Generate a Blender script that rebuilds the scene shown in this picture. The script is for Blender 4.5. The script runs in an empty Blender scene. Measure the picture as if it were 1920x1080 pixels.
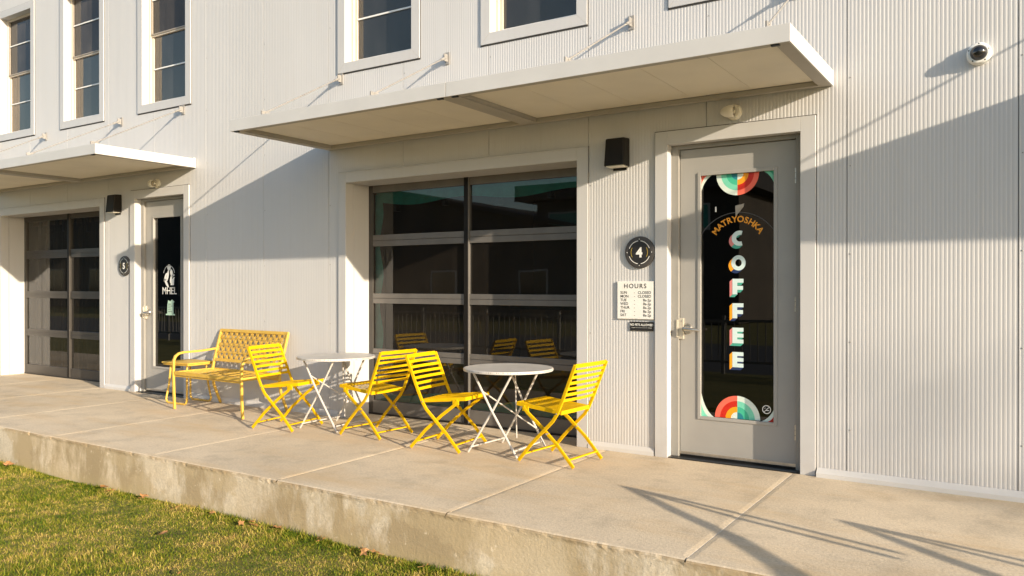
import bpy, math, random
import numpy as np
from mathutils import Vector, Matrix
random.seed(7)
rng = np.random.default_rng(11)
S = bpy.context.scene
C = S.collection
R = math.radians

# ------------------------------------------------------------------ camera
cd = bpy.data.cameras.new("camera"); cam = bpy.data.objects.new("camera", cd); C.objects.link(cam)
cd.sensor_width = 36.0; cd.lens = 28.04; cd.clip_start = 0.05; cd.clip_end = 2000
cam.location = (0, -6.0, 1.365)
cam.rotation_euler = (R(90 - 0.149), 0, R(32.84))
S.camera = cam

# ------------------------------------------------------------------ light
SUN_TRAVEL = Vector((-3.92, 1.235, -1.125)).normalized()
ELEV = math.asin(-SUN_TRAVEL.z)
AZ = math.atan2(-SUN_TRAVEL.x, -SUN_TRAVEL.y)
w = bpy.data.worlds.new("World"); S.world = w; w.use_nodes = True
nt = w.node_tree
sky = nt.nodes.new("ShaderNodeTexSky"); sky.sky_type = 'NISHITA'; sky.sun_disc = False
sky.sun_elevation = ELEV; sky.sun_rotation = AZ; sky.air_density = 1.0; sky.dust_density = 0.9; sky.ozone_density = 1.4
bg = nt.nodes["Background"]; bg.inputs[1].default_value = 0.135
nt.links.new(sky.outputs[0], bg.inputs[0])
sl = bpy.data.lights.new("sun", 'SUN'); sl.energy = 4.5; sl.angle = R(0.5); sl.color = (1.0, 0.855, 0.665)
so = bpy.data.objects.new("sun", sl); C.objects.link(so)
so.rotation_euler = (-SUN_TRAVEL).to_track_quat('Z', 'Y').to_euler()
so.location = (20, -8, 10)
S.view_settings.view_transform = 'Standard'; S.view_settings.look = 'None'
S.view_settings.exposure = 0.90; S.view_settings.gamma = 1.0
S.view_settings.use_curve_mapping = False

# ------------------------------------------------------------------ materials
def srgb(r, g, b):
    f = lambda c: (c/255/12.92) if c <= 10 else ((c/255+0.055)/1.055)**2.4
    return (f(r), f(g), f(b))
class NT:
    def __init__(s, name):
        s.m = bpy.data.materials.new(name); s.m.use_nodes = True
        s.t = s.m.node_tree; s.n = s.t.nodes; s.l = s.t.links
        s.b = s.n["Principled BSDF"]; s.out = s.n["Material Output"]
    def new(s, k, **kw):
        n = s.n.new(k)
        for a, v in kw.items(): setattr(n, a, v)
        return n
    def link(s, a, b): s.l.new(a, b)
    def coord(s, kind='Object', scale=(1, 1, 1)):
        c = s.new("ShaderNodeTexCoord") if kind != 'World' else s.new("ShaderNodeNewGeometry")
        mp = s.new("ShaderNodeMapping"); mp.inputs['Scale'].default_value = scale
        s.link(c.outputs['Position' if kind == 'World' else kind], mp.inputs[0]); return mp.outputs[0]
    def noise(s, vec, scale, detail=4, rough=.55):
        n = s.new("ShaderNodeTexNoise"); n.inputs['Scale'].default_value = scale
        n.inputs['Detail'].default_value = detail; n.inputs['Roughness'].default_value = rough
        s.link(vec, n.inputs['Vector']); return n.outputs[0]
    def ramp(s, fac, stops):
        r = s.new("ShaderNodeValToRGB"); e = r.color_ramp.elements
        while len(e) < len(stops): e.new(.5)
        for el, (p, c) in zip(e, stops):
            el.position = p; el.color = (*c, 1) if len(c) == 3 else c
        s.link(fac, r.inputs[0]); return r.outputs[0]
    def mix(s, fac, a, b, mode='MIX'):
        m = s.new("ShaderNodeMix", data_type='RGBA', blend_type=mode)
        for k, v in ((0, fac), (6, a), (7, b)):
            if hasattr(v, 'is_linked'): s.link(v, m.inputs[k])
            elif isinstance(v, tuple): m.inputs[k].default_value = (*v, 1) if len(v) == 3 else v
            else: m.inputs[k].default_value = v
        return m.outputs[2]
    def math(s, op, a, b=0.0, clamp=False):
        m = s.new("ShaderNodeMath", operation=op, use_clamp=clamp)
        for k, v in ((0, a), (1, b)):
            if hasattr(v, 'is_linked'): s.link(v, m.inputs[k])
            else: m.inputs[k].default_value = v
        return m.outputs[0]
    def bump(s, h, strength=.3, dist=.01):
        b = s.new("ShaderNodeBump"); b.inputs['Strength'].default_value = strength; b.inputs['Distance'].default_value = dist
        s.link(h, b.inputs['Height']); s.link(b.outputs[0], s.b.inputs['Normal'])
    def col(s, c): s.link(c, s.b.inputs['Base Color'])
    def rough(s, v): s.b.inputs['Roughness'].default_value = v
G3 = lambda v: (v, v, v)

def paint(name, c, rough=.45, var=.08, nscale=6, metal=0.0, kind='Object', spec=.5, bump=0.0, wear=None):
    q = NT(name); v = q.coord(kind)
    n = q.noise(v, nscale, 5)
    lo = tuple(x*(1-var) for x in c); hi = tuple(min(1, x*(1+var)) for x in c)
    cc = q.ramp(n, [(.3, lo), (.7, hi)])
    if wear:
        n2 = q.noise(v, 60, 3, .7)
        cc = q.mix(q.ramp(n2, [(.70, G3(0)), (.76, G3(1))]), cc, wear)
    q.col(cc); q.rough(rough); q.b.inputs['Metallic'].default_value = metal
    q.b.inputs['Specular IOR Level'].default_value = spec
    if bump: q.bump(q.noise(v, 180, 2), bump, .002)
    return q.m
M = {}
def siding_mat(name, c, grime=.22):
    q = NT(name); v = q.coord('World')
    n = q.noise(q.coord('World', (1, 1, .35)), 1.3, 6, .6)
    cc = q.ramp(n, [(.25, tuple(x*.93 for x in c)), (.75, c)])
    st = q.noise(q.coord('World', (22, 22, .8)), 1.0, 4, .6)
    cc = q.mix(q.math('MULTIPLY', q.ramp(st, [(.52, G3(0)), (.8, G3(1))]), .16), cc, srgb(176, 166, 150))
    sep = q.new("ShaderNodeSeparateXYZ"); q.link(v, sep.inputs[0])
    zz = q.math('MULTIPLY', sep.outputs[2], -3.5); zz = q.math('ADD', zz, 1.0, True)
    spl = q.noise(v, 9, 5, .7)
    f = q.math('MULTIPLY', zz, q.ramp(spl, [(.35, G3(.1)), (.7, G3(1))]))
    cc = q.mix(q.math('MULTIPLY', f, grime), cc, srgb(150, 130, 105))
    q.col(cc); q.rough(.42); q.b.inputs['Specular IOR Level'].default_value = .35
    q.bump(q.noise(q.coord('World', (1, 1, .5)), 2.4, 2), .10, .02)
    return q.m
WHITE = (.555, .548, .543)
M['siding'] = siding_mat('painted corrugated steel', WHITE)
M['trim'] = siding_mat('painted flat steel trim', (.535, .527, .520), .22)
M['canopy'] = paint('canopy painted steel', (.565, .55, .53), .4, .04, 3)
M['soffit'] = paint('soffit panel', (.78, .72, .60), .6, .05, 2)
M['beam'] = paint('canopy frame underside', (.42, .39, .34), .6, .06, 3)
M['darkseam'] = paint('dark joint', (.06, .055, .05), .8)
M['yellow'] = paint('yellow powder coat', (.66, .395, .003), .5, .13, 9, bump=.05, wear=(.60, .33, .01), spec=.12)
M['ochre'] = paint('faded yellow paint', (.62, .385, .055), .5, .10, 10, bump=.05, wear=(.5, .27, .05))
M['tablewhite'] = None
M['legwhite'] = paint('off white table legs', (.50, .47, .43), .4, .1, 12, wear=(.45, .36, .28))
M['greydoor'] = paint('grey door paint', (.34, .325, .30), .35, .05, 3, bump=.03)
M['greyframe'] = paint('grey door frame paint', (.27, .257, .232), .4, .06, 4)
M['alu'] = paint('anodised aluminium', (.15, .138, .125), .4, .12, 5, metal=.15)
M['alu_dark'] = paint('dark anodised aluminium', (.060, .053, .046), .4, .12, 5, metal=.15)
M['sash'] = paint('window sash', (.60, .53, .44), .45, .06, 5)
M['sashdark'] = paint('bronze sash', (.30, .26, .21), .45, .06, 5)
M['muntin'] = paint('white muntin', (.80, .79, .76), .4, .03)
M['black'] = paint('black plastic', (.012, .011, .010), .35, .2, 20)
M['bronze'] = paint('dark bronze metal', (.010, .008, .006), .5, .25, 10, spec=.25)
M['steel'] = paint('brushed steel', (.55, .52, .47), .28, .12, 30, metal=.9)
M['plate'] = paint('pale latch plate', (.62, .56, .45), .4, .1, 30, metal=.4)
M['rod'] = paint('galvanised rod', (.30, .285, .265), .45, .15, 14, metal=.2)
M['signwhite'] = paint('sign board white', (.80, .78, .73), .5, .04, 8)
M['ink'] = paint('black ink', (.015, .014, .013), .6)
M['signblack'] = paint('black sign face', (.020, .018, .017), .45, .2, 12)
M['ringgrey'] = paint('dark grey rim', (.055, .05, .047), .5, .1, 20)
M['letterwhite'] = paint('white vinyl', (.78, .77, .73), .5, .03)
M['gold'] = paint('gold line', (.50, .36, .05), .4, .1)
M['plastic'] = paint('cream plastic', (.72, .68, .58), .4, .04, 10)
M['dome'] = paint('dark dome', (.012, .012, .013), .06, .1, spec=.8)
V = lambda n, r, g, b: paint('vinyl ' + n, srgb(r, g, b), .45, .04, 20)
M['v_pale'] = V('pale', 214, 226, 216); M['v_mint'] = V('mint', 120, 208, 178); M['v_green'] = V('green', 66, 182, 146)
M['v_blue'] = V('blue', 36, 128, 140); M['v_coral'] = V('coral', 236, 106, 84); M['v_red'] = V('red', 200, 36, 14)
M['v_orange'] = V('orange', 246, 160, 24); M['v_pink'] = V('pink', 214, 128, 124); M['v_teal'] = V('teal', 72, 160, 140)
M['v_navy'] = V('navy', 34, 50, 92); M['v_face'] = V('letter face', 206, 224, 222); M['v_amber'] = V('amber', 226, 150, 34)
M['tealfilm'] = paint('teal curtain', (.05, .36, .27), .6, .2, 8)
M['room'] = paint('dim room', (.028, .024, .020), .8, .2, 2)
M['roomwhite'] = paint('white inner jamb', (.62, .68, .52), .7, .05, 2)
M['wood'] = paint('brown header wood', (.10, .055, .025), .6, .3, 6)
M['leaf'] = paint('dry leaf', (.34, .17, .06), .7, .3, 40)
M['grey_bldg'] = paint('grey cladding', (.05, .046, .042), .8, .2, .6)
M['dark_roof'] = paint('dark shingle roof', (.035, .033, .032), .85, .2, 2)
M['tan_bldg'] = paint('tan stucco', (.07, .058, .045), .85, .2, .7)
M['railgrey'] = paint('grey railing paint', (.17, .165, .155), .5, .1, 4)
M['rack'] = paint('dark steel tube', (.05, .05, .05), .45, .2, 8)

def table_mat():
    q = NT('perforated white table top'); v = q.coord('Object')
    vo = q.new("ShaderNodeTexVoronoi"); vo.inputs['Scale'].default_value = 62; vo.inputs['Randomness'].default_value = .12
    q.link(v, vo.inputs['Vector'])
    d = q.ramp(vo.outputs['Distance'], [(.22, G3(0)), (.34, G3(1))])
    n = q.noise(v, 9, 4)
    base = q.ramp(n, [(.3, (.48, .455, .42)), (.7, (.57, .54, .50))])
    q.col(q.mix(d, (.22, .195, .165), base)); q.rough(.45); q.bump(d, .4, .002)
    return q.m
M['tablewhite'] = table_mat()

def glass_mat(name, tint=(.75, .8, .75), ior=1.7, dust=.12, dustcol=(.34, .29, .23), boost=(1, 1, 1)):
    q = NT(name); q.n.remove(q.b)
    tr = q.new("ShaderNodeBsdfTransparent"); tr.inputs[0].default_value = (*tint, 1)
    gl = q.new("ShaderNodeBsdfGlossy"); gl.inputs['Roughness'].default_value = .0; gl.inputs[0].default_value = (*boost, 1)
    df = q.new("ShaderNodeBsdfDiffuse")
    v = q.coord('World')
    n = q.noise(v, 1.6, 6, .65)
    n2 = q.noise(q.coord('World', (9, 9, .7)), 1.0, 4, .6)
    dc = q.ramp(n, [(.3, tuple(c*.7 for c in dustcol)), (.7, dustcol)])
    q.link(dc, df.inputs[0])
    fr = q.new("ShaderNodeFresnel"); fr.inputs[0].default_value = ior
    bp = q.new("ShaderNodeBump"); bp.inputs['Strength'].default_value = .04; bp.inputs['Distance'].default_value = .02
    q.link(q.noise(v, 1.2, 2), bp.inputs['Height']); q.link(bp.outputs[0], gl.inputs['Normal'])
    m1 = q.new("ShaderNodeMixShader"); m2 = q.new("ShaderNodeMixShader")
    f = q.math('MULTIPLY', q.math('ADD', q.math('MULTIPLY', n, .7), q.math('MULTIPLY', n2, .6)), dust*1.5, True)
    q.link(f, m1.inputs[0]); q.link(tr.outputs[0], m1.inputs[1]); q.link(df.outputs[0], m1.inputs[2])
    q.link(fr.outputs[0], m2.inputs[0]); q.link(m1.outputs[0], m2.inputs[1]); q.link(gl.outputs[0], m2.inputs[2])
    q.link(m2.outputs[0], q.out.inputs[0])
    return q.m
M['gglass'] = glass_mat('dusty garage door glass', (.60, .64, .62), 1.58, .040, (.34, .28, .22))
M['dglass'] = glass_mat('black tinted door glass', (.12, .13, .12), 1.68, .02, (.03, .03, .03))
M['wglass'] = glass_mat('upper window glass', (.60, .66, .58), 1.75, .15, (.24, .235, .24), (.95, .86, .74))
M['screen'] = glass_mat('insect screen', (.35, .33, .30), 1.25, .45, (.16, .14, .125))

def concrete(name, base, face=False):
    q = NT(name); v = q.coord('World')
    big = q.noise(v, .55, 6, .62); mid = q.noise(v, 3.2, 7, .65); fine = q.noise(v, 60, 4, .7)
    d = tuple(x*.80 for x in base); l = tuple(min(1, x*1.10) for x in base)
    cc = q.ramp(big, [(.30, d), (.55, base), (.75, l)])
    cc = q.mix(.55, cc, q.ramp(mid, [(.3, G3(.55)), (.5, G3(.93)), (.72, G3(1.0))]), 'MULTIPLY')
    cc = q.mix(.5, cc, q.ramp(fine, [(.25, G3(.45)), (.6, G3(1))]), 'MULTIPLY')
    # rusty/tan broom-swept blotches
    sw = q.noise(q.coord('World', (.7, 2.6, 1)), 1.1, 5, .6)
    cc = q.mix(q.math('MULTIPLY', q.ramp(sw, [(.48, G3(0)), (.68, G3(1))]), .5), cc, tuple(a*b for a, b in zip(base, (.80, .68, .49))))
    spk = q.noise(v, 22, 2, .5)
    cc = q.mix(q.ramp(spk, [(.74, G3(0)), (.78, G3(.6))]), cc, tuple(a*.45 for a in base))
    scf = q.noise(q.coord('World', (1, 9, 1)), 2.2, 5, .7)
    cc = q.mix(q.ramp(scf, [(.60, G3(0)), (.75, G3(.35))]), cc, tuple(min(1, a*1.2) for a in base))
    h = fine
    if face:
        st = q.noise(q.coord('World', (1.3, 1.3, .55)), 1.5, 7, .66)
        cc = q.mix(q.ramp(st, [(.46, G3(0)), (.56, G3(.9))]), cc, tuple(a*b for a, b in zip(base, (.50, .44, .33))))
        dr = q.noise(q.coord('World', (7, 7, .5)), 1.2, 4, .6)
        cc = q.mix(q.ramp(dr, [(.58, G3(0)), (.72, G3(.4))]), cc, tuple(a*b for a, b in zip(base, (.55, .49, .38))))
        pat = q.noise(q.coord('World', (1.2, 1, 1.6)), 1.0, 5, .6)
        cc = q.mix(q.ramp(pat, [(.53, G3(0)), (.56, G3(.6))]), cc, tuple(a*b for a, b in zip(base, (.66, .60, .48))))
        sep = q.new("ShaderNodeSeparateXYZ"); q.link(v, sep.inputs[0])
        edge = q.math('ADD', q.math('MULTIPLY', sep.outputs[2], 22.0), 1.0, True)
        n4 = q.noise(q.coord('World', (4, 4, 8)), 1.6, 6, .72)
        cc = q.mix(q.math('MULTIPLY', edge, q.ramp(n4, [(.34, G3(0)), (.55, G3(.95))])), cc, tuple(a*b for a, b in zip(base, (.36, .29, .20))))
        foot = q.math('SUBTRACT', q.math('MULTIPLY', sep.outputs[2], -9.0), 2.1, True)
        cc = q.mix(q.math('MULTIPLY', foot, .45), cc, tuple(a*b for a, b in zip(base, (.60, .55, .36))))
        chips = q.noise(v, 11, 7, .75)
        cc = q.mix(q.ramp(chips, [(.62, G3(0)), (.68, G3(.6))]), cc, tuple(min(1, a*1.22) for a in base))
        pits = q.noise(v, 30, 3, .6)
        cc = q.mix(q.ramp(pits, [(.70, G3(0)), (.74, G3(.7))]), cc, tuple(a*.4 for a in base))
        h = q.math('ADD', q.math('MULTIPLY', mid, 2.2), q.math('MULTIPLY', fine, .9))
        q.bump(h, .42, .007)
    else:
        q.bump(q.math('ADD', q.math('MULTIPLY', fine, 1.4), q.math('MULTIPLY', mid, 1.0)), .5, .004)
    q.col(cc); q.rough(.85); q.b.inputs['Specular IOR Level'].default_value = .25
    return q.m
M['walk'] = concrete('broom finished concrete', (.72, .595, .43))
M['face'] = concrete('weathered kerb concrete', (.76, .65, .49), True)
M['sealant'] = paint('pale joint sealant', (.60, .56, .50), .8, .2, 30)

def grass_mat():
    q = NT('grass blades'); g = q.new("ShaderNodeNewGeometry")
    v = q.coord('World')
    big = q.noise(v, 1.6, 4, .6)
    med = q.noise(v, 7.5, 4, .65)
    x = q.math('ADD', q.math('MULTIPLY', g.outputs['Random Per Island'], .42), q.math('ADD', q.math('ADD', q.math('MULTIPLY', q.math('SUBTRACT', big, .5), .75), .222), q.math('MULTIPLY', q.math('SUBTRACT', med, .5), 1.1)))
    c = q.ramp(x, [(.10, (.016, .040, .003)), (.28, (.072, .118, .007)), (.44, (.165, .185, .014)), (.55, (.30, .265, .030)), (.68, (.47, .345, .11)), (.90, (.36, .22, .075))])
    q.col(c); q.rough(.65); q.b.inputs['Specular IOR Level'].default_value = .12
    return q.m
M['grass'] = grass_mat()
def lawn_mat():
    q = NT('lawn soil and thatch'); v = q.coord('World')
    a = q.noise(v, 2.0, 5, .6); b = q.noise(v, 55, 6, .75)
    c = q.ramp(b, [(.3, (.03, .032, .005)), (.5, (.13, .115, .02)), (.7, (.30, .23, .07))])
    q.col(q.mix(.5, c, q.ramp(a, [(.3, (.06, .085, .008)), (.7, (.26, .20, .05))]))); q.rough(.95); q.bump(b, .8, .03)
    return q.m
M['lawn'] = lawn_mat()
def asphalt_mat():
    q = NT('asphalt'); v = q.coord('World')
    q.col(q.ramp(q.noise(v, 40, 6, .7), [(.3, G3(.035)), (.7, G3(.065))])); q.rough(.9)
    return q.m
M['asphalt'] = asphalt_mat()

# ------------------------------------------------------------------ mesh helpers
class MB:
    def __init__(s): s.v = []; s.f = []; s.mi = []; s.mats = []
    def m(s, mat):
        if mat not in s.mats: s.mats.append(mat)
        return s.mats.index(mat)
    def add(s, vs, fs, mat):
        o = len(s.v); k = s.m(mat); s.v += [tuple(p) for p in vs]
        for f in fs: s.f.append([o+i for i in f]); s.mi.append(k)
    def box(s, x0, x1, y0, y1, z0, z1, mat):
        vs = [(x, y, z) for x in (x0, x1) for y in (y0, y1) for z in (z0, z1)]
        s.add(vs, [(0, 1, 3, 2), (4, 6, 7, 5), (0, 4, 5, 1), (2, 3, 7, 6), (0, 2, 6, 4), (1, 5, 7, 3)], mat)
    def bar(s, p, q, wd, th, mat, side=(0, 1, 0)):
        # rectangular bar p->q; th measured along 'side', wd across
        p = Vector(p); q = Vector(q); d = (q-p).normalized()
        a = Vector(side); a = (a - d*a.dot(d)).normalized(); b = d.cross(a)
        vs = []
        for e in (p, q):
            for i, j in ((-1, -1), (1, -1), (1, 1), (-1, 1)): vs.append(e + a*(th/2*i) + b*(wd/2*j))
        s.add(vs, [(3, 2, 1, 0), (4, 5, 6, 7), (0, 1, 5, 4), (1, 2, 6, 5), (2, 3, 7, 6), (3, 0, 4, 7)], mat)
    def path(s, pts, wd, th, mat, side=(0, 1, 0)):
        # mitred flat bar following a polyline lying in a plane perpendicular to 'side'
        P = [Vector(p) for p in pts]; a = Vector(side).normalized(); vs = []; n = len(P)
        for i, p in enumerate(P):
            d0 = (P[i]-P[i-1]).normalized() if i else (P[1]-P[0]).normalized()
            d1 = (P[i+1]-P[i]).normalized() if i < n-1 else d0
            d = (d0+d1).normalized(); b = d.cross(a).normalized(); k = 1/max(.4, d.dot(d0))
            for u, v_ in ((-1, -1), (1, -1), (1, 1), (-1, 1)): vs.append(p + a*(th/2*u) + b*(wd/2*v_*k))
        fs = [(3, 2, 1, 0), tuple(4*(n-1)+i for i in range(4))]
        for i in range(n-1):
            for j in range(4):
                k = (j+1) % 4; fs.append((4*i+j, 4*i+k, 4*i+4+k, 4*i+4+j))
        s.add(vs, fs, mat)
    def frame(s, x0, x1, z0, z1, a0, a1, c0, c1, y0, y1, mat):
        # one seamless slab with a rectangular opening
        vs = []
        for y in (y0, y1): vs += [(x0, y, z0), (x1, y, z0), (x1, y, z1), (x0, y, z1), (a0, y, c0), (a1, y, c0), (a1, y, c1), (a0, y, c1)]
        fs = []
        for i in range(4):
            j = (i+1) % 4
            fs += [(i, j, 4+j, 4+i), (8+j, 8+i, 12+i, 12+j), (j, i, 8+i, 8+j), (4+i, 4+j, 12+j, 12+i)]
        s.add(vs, fs, mat)
    def tube(s, pts, r, mat, n=8):
        P = [Vector(p) for p in pts]; vs = []; ref = None
        for i, p in enumerate(P):
            d = ((P[i+1]-p) if i == 0 else (p-P[i-1]) if i == len(P)-1 else (P[i+1]-p).normalized()+(p-P[i-1]).normalized()).normalized()
            if ref is None: ref = d.orthogonal().normalized()
            a = (ref - d*ref.dot(d)).normalized(); ref = a; b = d.cross(a)
            rr = r[i] if isinstance(r, (list, tuple)) else r
            for k in range(n):
                t = 2*math.pi*k/n; vs.append(p + a*(rr*math.cos(t)) + b*(rr*math.sin(t)))
        fs = [tuple(range(n-1, -1, -1)), tuple(n*(len(P)-1)+k for k in range(n))]
        for i in range(len(P)-1):
            for k in range(n):
                j = (k+1) % n; fs.append((n*i+k, n*i+j, n*i+n+j, n*i+n+k))
        s.add(vs, fs, mat)
    def lathe(s, prof, mat, n=32, origin=(0, 0, 0), axis='z'):
        # prof: (radius, height) list; closed with caps when radius is 0 at the ends
        vs = []; o = Vector(origin)
        for r_, h in prof:
            for k in range(n):
                t = 2*math.pi*k/n; a, b = r_*math.cos(t), r_*math.sin(t)
                vs.append(o + (Vector((a, b, h)) if axis == 'z' else Vector((a, -h, b)) if axis == '-y' else Vector((-h, a, b))))
        fs = []
        for i in range(len(prof)-1):
            for k in range(n):
                j = (k+1) % n; fs.append((n*i+k, n*i+j, n*i+n+j, n*i+n+k))
        s.add(vs, fs, mat)
    def poly(s, pts, y, mat):                       # flat polygon in a wall-parallel plane facing -y
        s.add([(x, y, z) for x, z in pts], [tuple(range(len(pts)))], mat)
    def ringarc(s, cx, cz, r0, r1, a0, a1, y, mat, n=28):
        vs = []; fs = []
        for i in range(n+1):
            t = R(a0 + (a1-a0)*i/n)
            vs += [(cx+r0*math.cos(t), y, cz+r0*math.sin(t)), (cx+r1*math.cos(t), y, cz+r1*math.sin(t))]
        for i in range(n): fs.append((2*i, 2*i+1, 2*i+3, 2*i+2))
        s.add(vs, fs, mat)
    def build(s, name, parent=None, smooth=False, bevel=0, loc=None):
        me = bpy.data.meshes.new(name); me.from_pydata(s.v, [], s.f)
        for mt in s.mats: me.materials.append(mt)
        me.polygons.foreach_set("material_index", s.mi)
        if smooth: me.polygons.foreach_set("use_smooth", [True]*len(s.f))
        me.update(); ob = bpy.data.objects.new(name, me); C.objects.link(ob)
        if parent: ob.parent = parent
        if loc: ob.location = loc
        if smooth:
            md = ob.modifiers.new("edges", 'EDGE_SPLIT'); md.split_angle = R(40)
        if bevel:
            b = ob.modifiers.new("bevel", 'BEVEL'); b.width = bevel; b.segments = 2; b.limit_method = 'ANGLE'; b.angle_limit = R(40)
        return ob
def empty(name, loc=(0, 0, 0), rz=0):
    o = bpy.data.objects.new(name, None); C.objects.link(o); o.location = loc; o.rotation_euler = (0, 0, rz); o.empty_display_size = .2
    return o
def tag(o, label=None, cat=None, group=None, kind=None):
    for k, v in (('label', label), ('category', cat), ('group', group), ('kind', kind)):
        if v: o[k] = v
    return o
def dup(root, label, loc=None, rz=None):
    r = root.copy(); C.objects.link(r)
    if loc is not None: r.location = loc
    if rz is not None: r.rotation_euler = (0, 0, rz)
    r['label'] = label
    for ch in list(root.children):
        c = ch.copy(); C.objects.link(c); c.parent = r
        for g in list(ch.children):
            d = g.copy(); C.objects.link(d); d.parent = c
    return r
def text_geo(body, size, offset=0.0, align='CENTER', spacing=1.0):
    cu = bpy.data.curves.new("txt", 'FONT'); cu.body = body; cu.size = size; cu.offset = offset
    cu.align_x = align; cu.space_character = spacing; cu.resolution_u = 4
    ob = bpy.data.objects.new("txt", cu); C.objects.link(ob)
    bpy.context.view_layer.update()
    me = bpy.data.meshes.new_from_object(ob.evaluated_get(bpy.context.evaluated_depsgraph_get()))
    vs = [tuple(v.co[:2]) for v in me.vertices]; fs = [tuple(p.vertices) for p in me.polygons]
    bpy.data.objects.remove(ob); bpy.data.curves.remove(cu); bpy.data.meshes.remove(me)
    return vs, fs
def add_text(mb, body, size, x, z, y, mat, offset=0.0, align='CENTER', spacing=1.0, rot=0.0, sx=1.0):
    vs, fs = text_geo(body, size, offset, align, spacing)
    ca, sa = math.cos(rot), math.sin(rot)
    mb.add([(x + (a*sx*ca - b*sa), y, z + (a*sx*sa + b*ca)) for a, b in vs], fs, mat)

U = -7.236          # spacing of the shop units along the facade
SIDE0 = -.045; PAN = 1.02; PER = PAN/40

# ------------------------------------------------------------------ ground, sidewalk, street
LAWN = -.365
def sheet(name, x0, x1, y0, y1, z, mat, label, cat):
    b = MB(); b.add([(x0, y0, z), (x1, y0, z), (x1, y1, z), (x0, y1, z)], [(0, 1, 2, 3)], mat)
    return tag(b.build(name), label, cat, kind='structure')
sheet('ground', -900, 900, -900, 900, LAWN-.06, M['lawn'], 'flat open ground running out to the horizon', 'ground')
# lawn as a softly uneven sheet
b = MB(); nx, ny = 130, 50; vs = []
for j in range(ny+1):
    for i in range(nx+1):
        x = -30 + 45*i/nx; y = -9.5 + 7.32*j/ny
        vs.append((x, y, LAWN + .015*math.sin(x*1.3+y*.8)*math.sin(y*1.9-x*.4) + .02*math.exp(-((y+2.19)/.25)**2)))
b.add(vs, [(j*(nx+1)+i, j*(nx+1)+i+1, (j+1)*(nx+1)+i+1, (j+1)*(nx+1)+i) for j in range(ny) for i in range(nx)], M['lawn'])
tag(b.build('lawn', smooth=True), 'patchy winter lawn in front of the concrete walk', 'lawn', kind='structure')
sheet('road', -200, 200, -17.5, -9.5, LAWN-.02, M['asphalt'], 'dark asphalt street beyond the lawn', 'road')

JX = [-1.432 - 1.5*k for k in range(-7, 16)]
def slab(mb, x0, x1):
    n = max(2, int((x1-x0)/.03)); prof = [(.36, 0), (-2.13, 0), (-2.172, -.001), (-2.184, -.006), (-2.190, -.016)]
    rows = []
    ph = random.random()*9
    for i in range(n+1):
        x = x0 + (x1-x0)*i/n; e = .5 if i in (0, n) else 1
        chip = max(0, random.gauss(0, 1) - 1.5)*.004
        wob = .0025*math.sin(x*7+ph) + random.gauss(0, .0009)
        r_ = []
        for k, (y, z) in enumerate(prof):
            if k >= 2: r_.append((x, y + wob*(k-1)*.5 + chip*(k-1)*.5, z - chip*.6*(k-2)))
            else: r_.append((x, y, z - (.003 if i in (0, n) else 0)))
        rows.append(r_)
    vs = [p for r_ in rows for p in r_]; m = len(prof)
    mb.add(vs, [(i*m+k, i*m+k+1, (i+1)*m+k+1, (i+1)*m+k) for i in range(n) for k in range(m-2)], M['walk'])
    mb.add(vs, [(i*m+k, i*m+k+1, (i+1)*m+k+1, (i+1)*m+k) for i in range(n) for k in range(m-2, m-1)], M['face'])
    f = [(rows[i][-1], (rows[i][-1][0], -2.1905, -.030 - .012*random.random()), (rows[i][-1][0], -2.19 + .003*math.sin(rows[i][-1][0]*5), -.20), (rows[i][-1][0], -2.192, -.55)) for i in range(n+1)]
    e0, e1 = f[0], f[-1]
    f = [tuple((x0-.0052, p[1], p[2]) for p in e0)] + f + [tuple((x1+.0052, p[1], p[2]) for p in e1)]
    vs = [p for r_ in f for p in r_]
    mb.add(vs, [(i*4+k, i*4+k+1, (i+1)*4+k+1, (i+1)*4+k) for i in range(n+2) for k in range(3)], M['face'])
    for s_, x in ((0, x0), (1, x1)):
        mb.add([(x, .36, -.003), (x, -2.15, -.003), (x, -2.15, -.08), (x, .36, -.08)], [(0, 1, 2, 3)], M['walk'])
b = MB()
for i in range(len(JX)-1): slab(b, JX[i+1]+(.0036 if JX[i+1] > -4.6 else .0018), JX[i]-(.0036 if JX[i] > -4.6 else .0018))
for x in JX:
    pale = abs(x+1.432) < .01
    if x < -4.6: b.box(x-.0017, x+.0017, -2.165, .36, -.06, -.012, M['darkseam']); continue
    b.box(x-.0036, x+(.0006 if pale else .0), -2.17, .36, -.06, -.004 if pale else -.009, M['sealant'] if x > -4.6 else M['walk'])
    b.box(x+(.0006 if pale else .0), x+.0036, -2.165, .36, -.06, -.018 if pale else -.012, M['darkseam'] if pale or x < -4.6 else M['walk'])
tag(b.build('sidewalk'), 'raised tan concrete sidewalk with scored joints and weathered edge', 'sidewalk', kind='structure')

# ------------------------------------------------------------------ the building
GX0, GX1, GZ = -5.907, -3.21, 2.43
DX0, DX1, DZ = -2.395, -1.378, 2.485
WC = [-12.692, -10.895, -9.03, -5.476, -3.66, -1.843]; WH = .446; WZ0, WZ1 = 3.668, 5.43
XL, XR, ZT = -21.0, 8.0, 6.6
bld = tag(empty('commercial_building', (-5, 0, 0)), 'two storey cream corrugated metal building with shop doors and sash windows', 'building')
def bpart(mb, name, smooth=False, bevel=0):
    o = mb.build(name, None, smooth, bevel); o.parent = bld; o.location = -Vector(bld.location); return o
def sub(mb, name, parent, smooth=False, bevel=0):
    o = mb.build(name, None, smooth, bevel); o.parent = parent; return o

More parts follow.
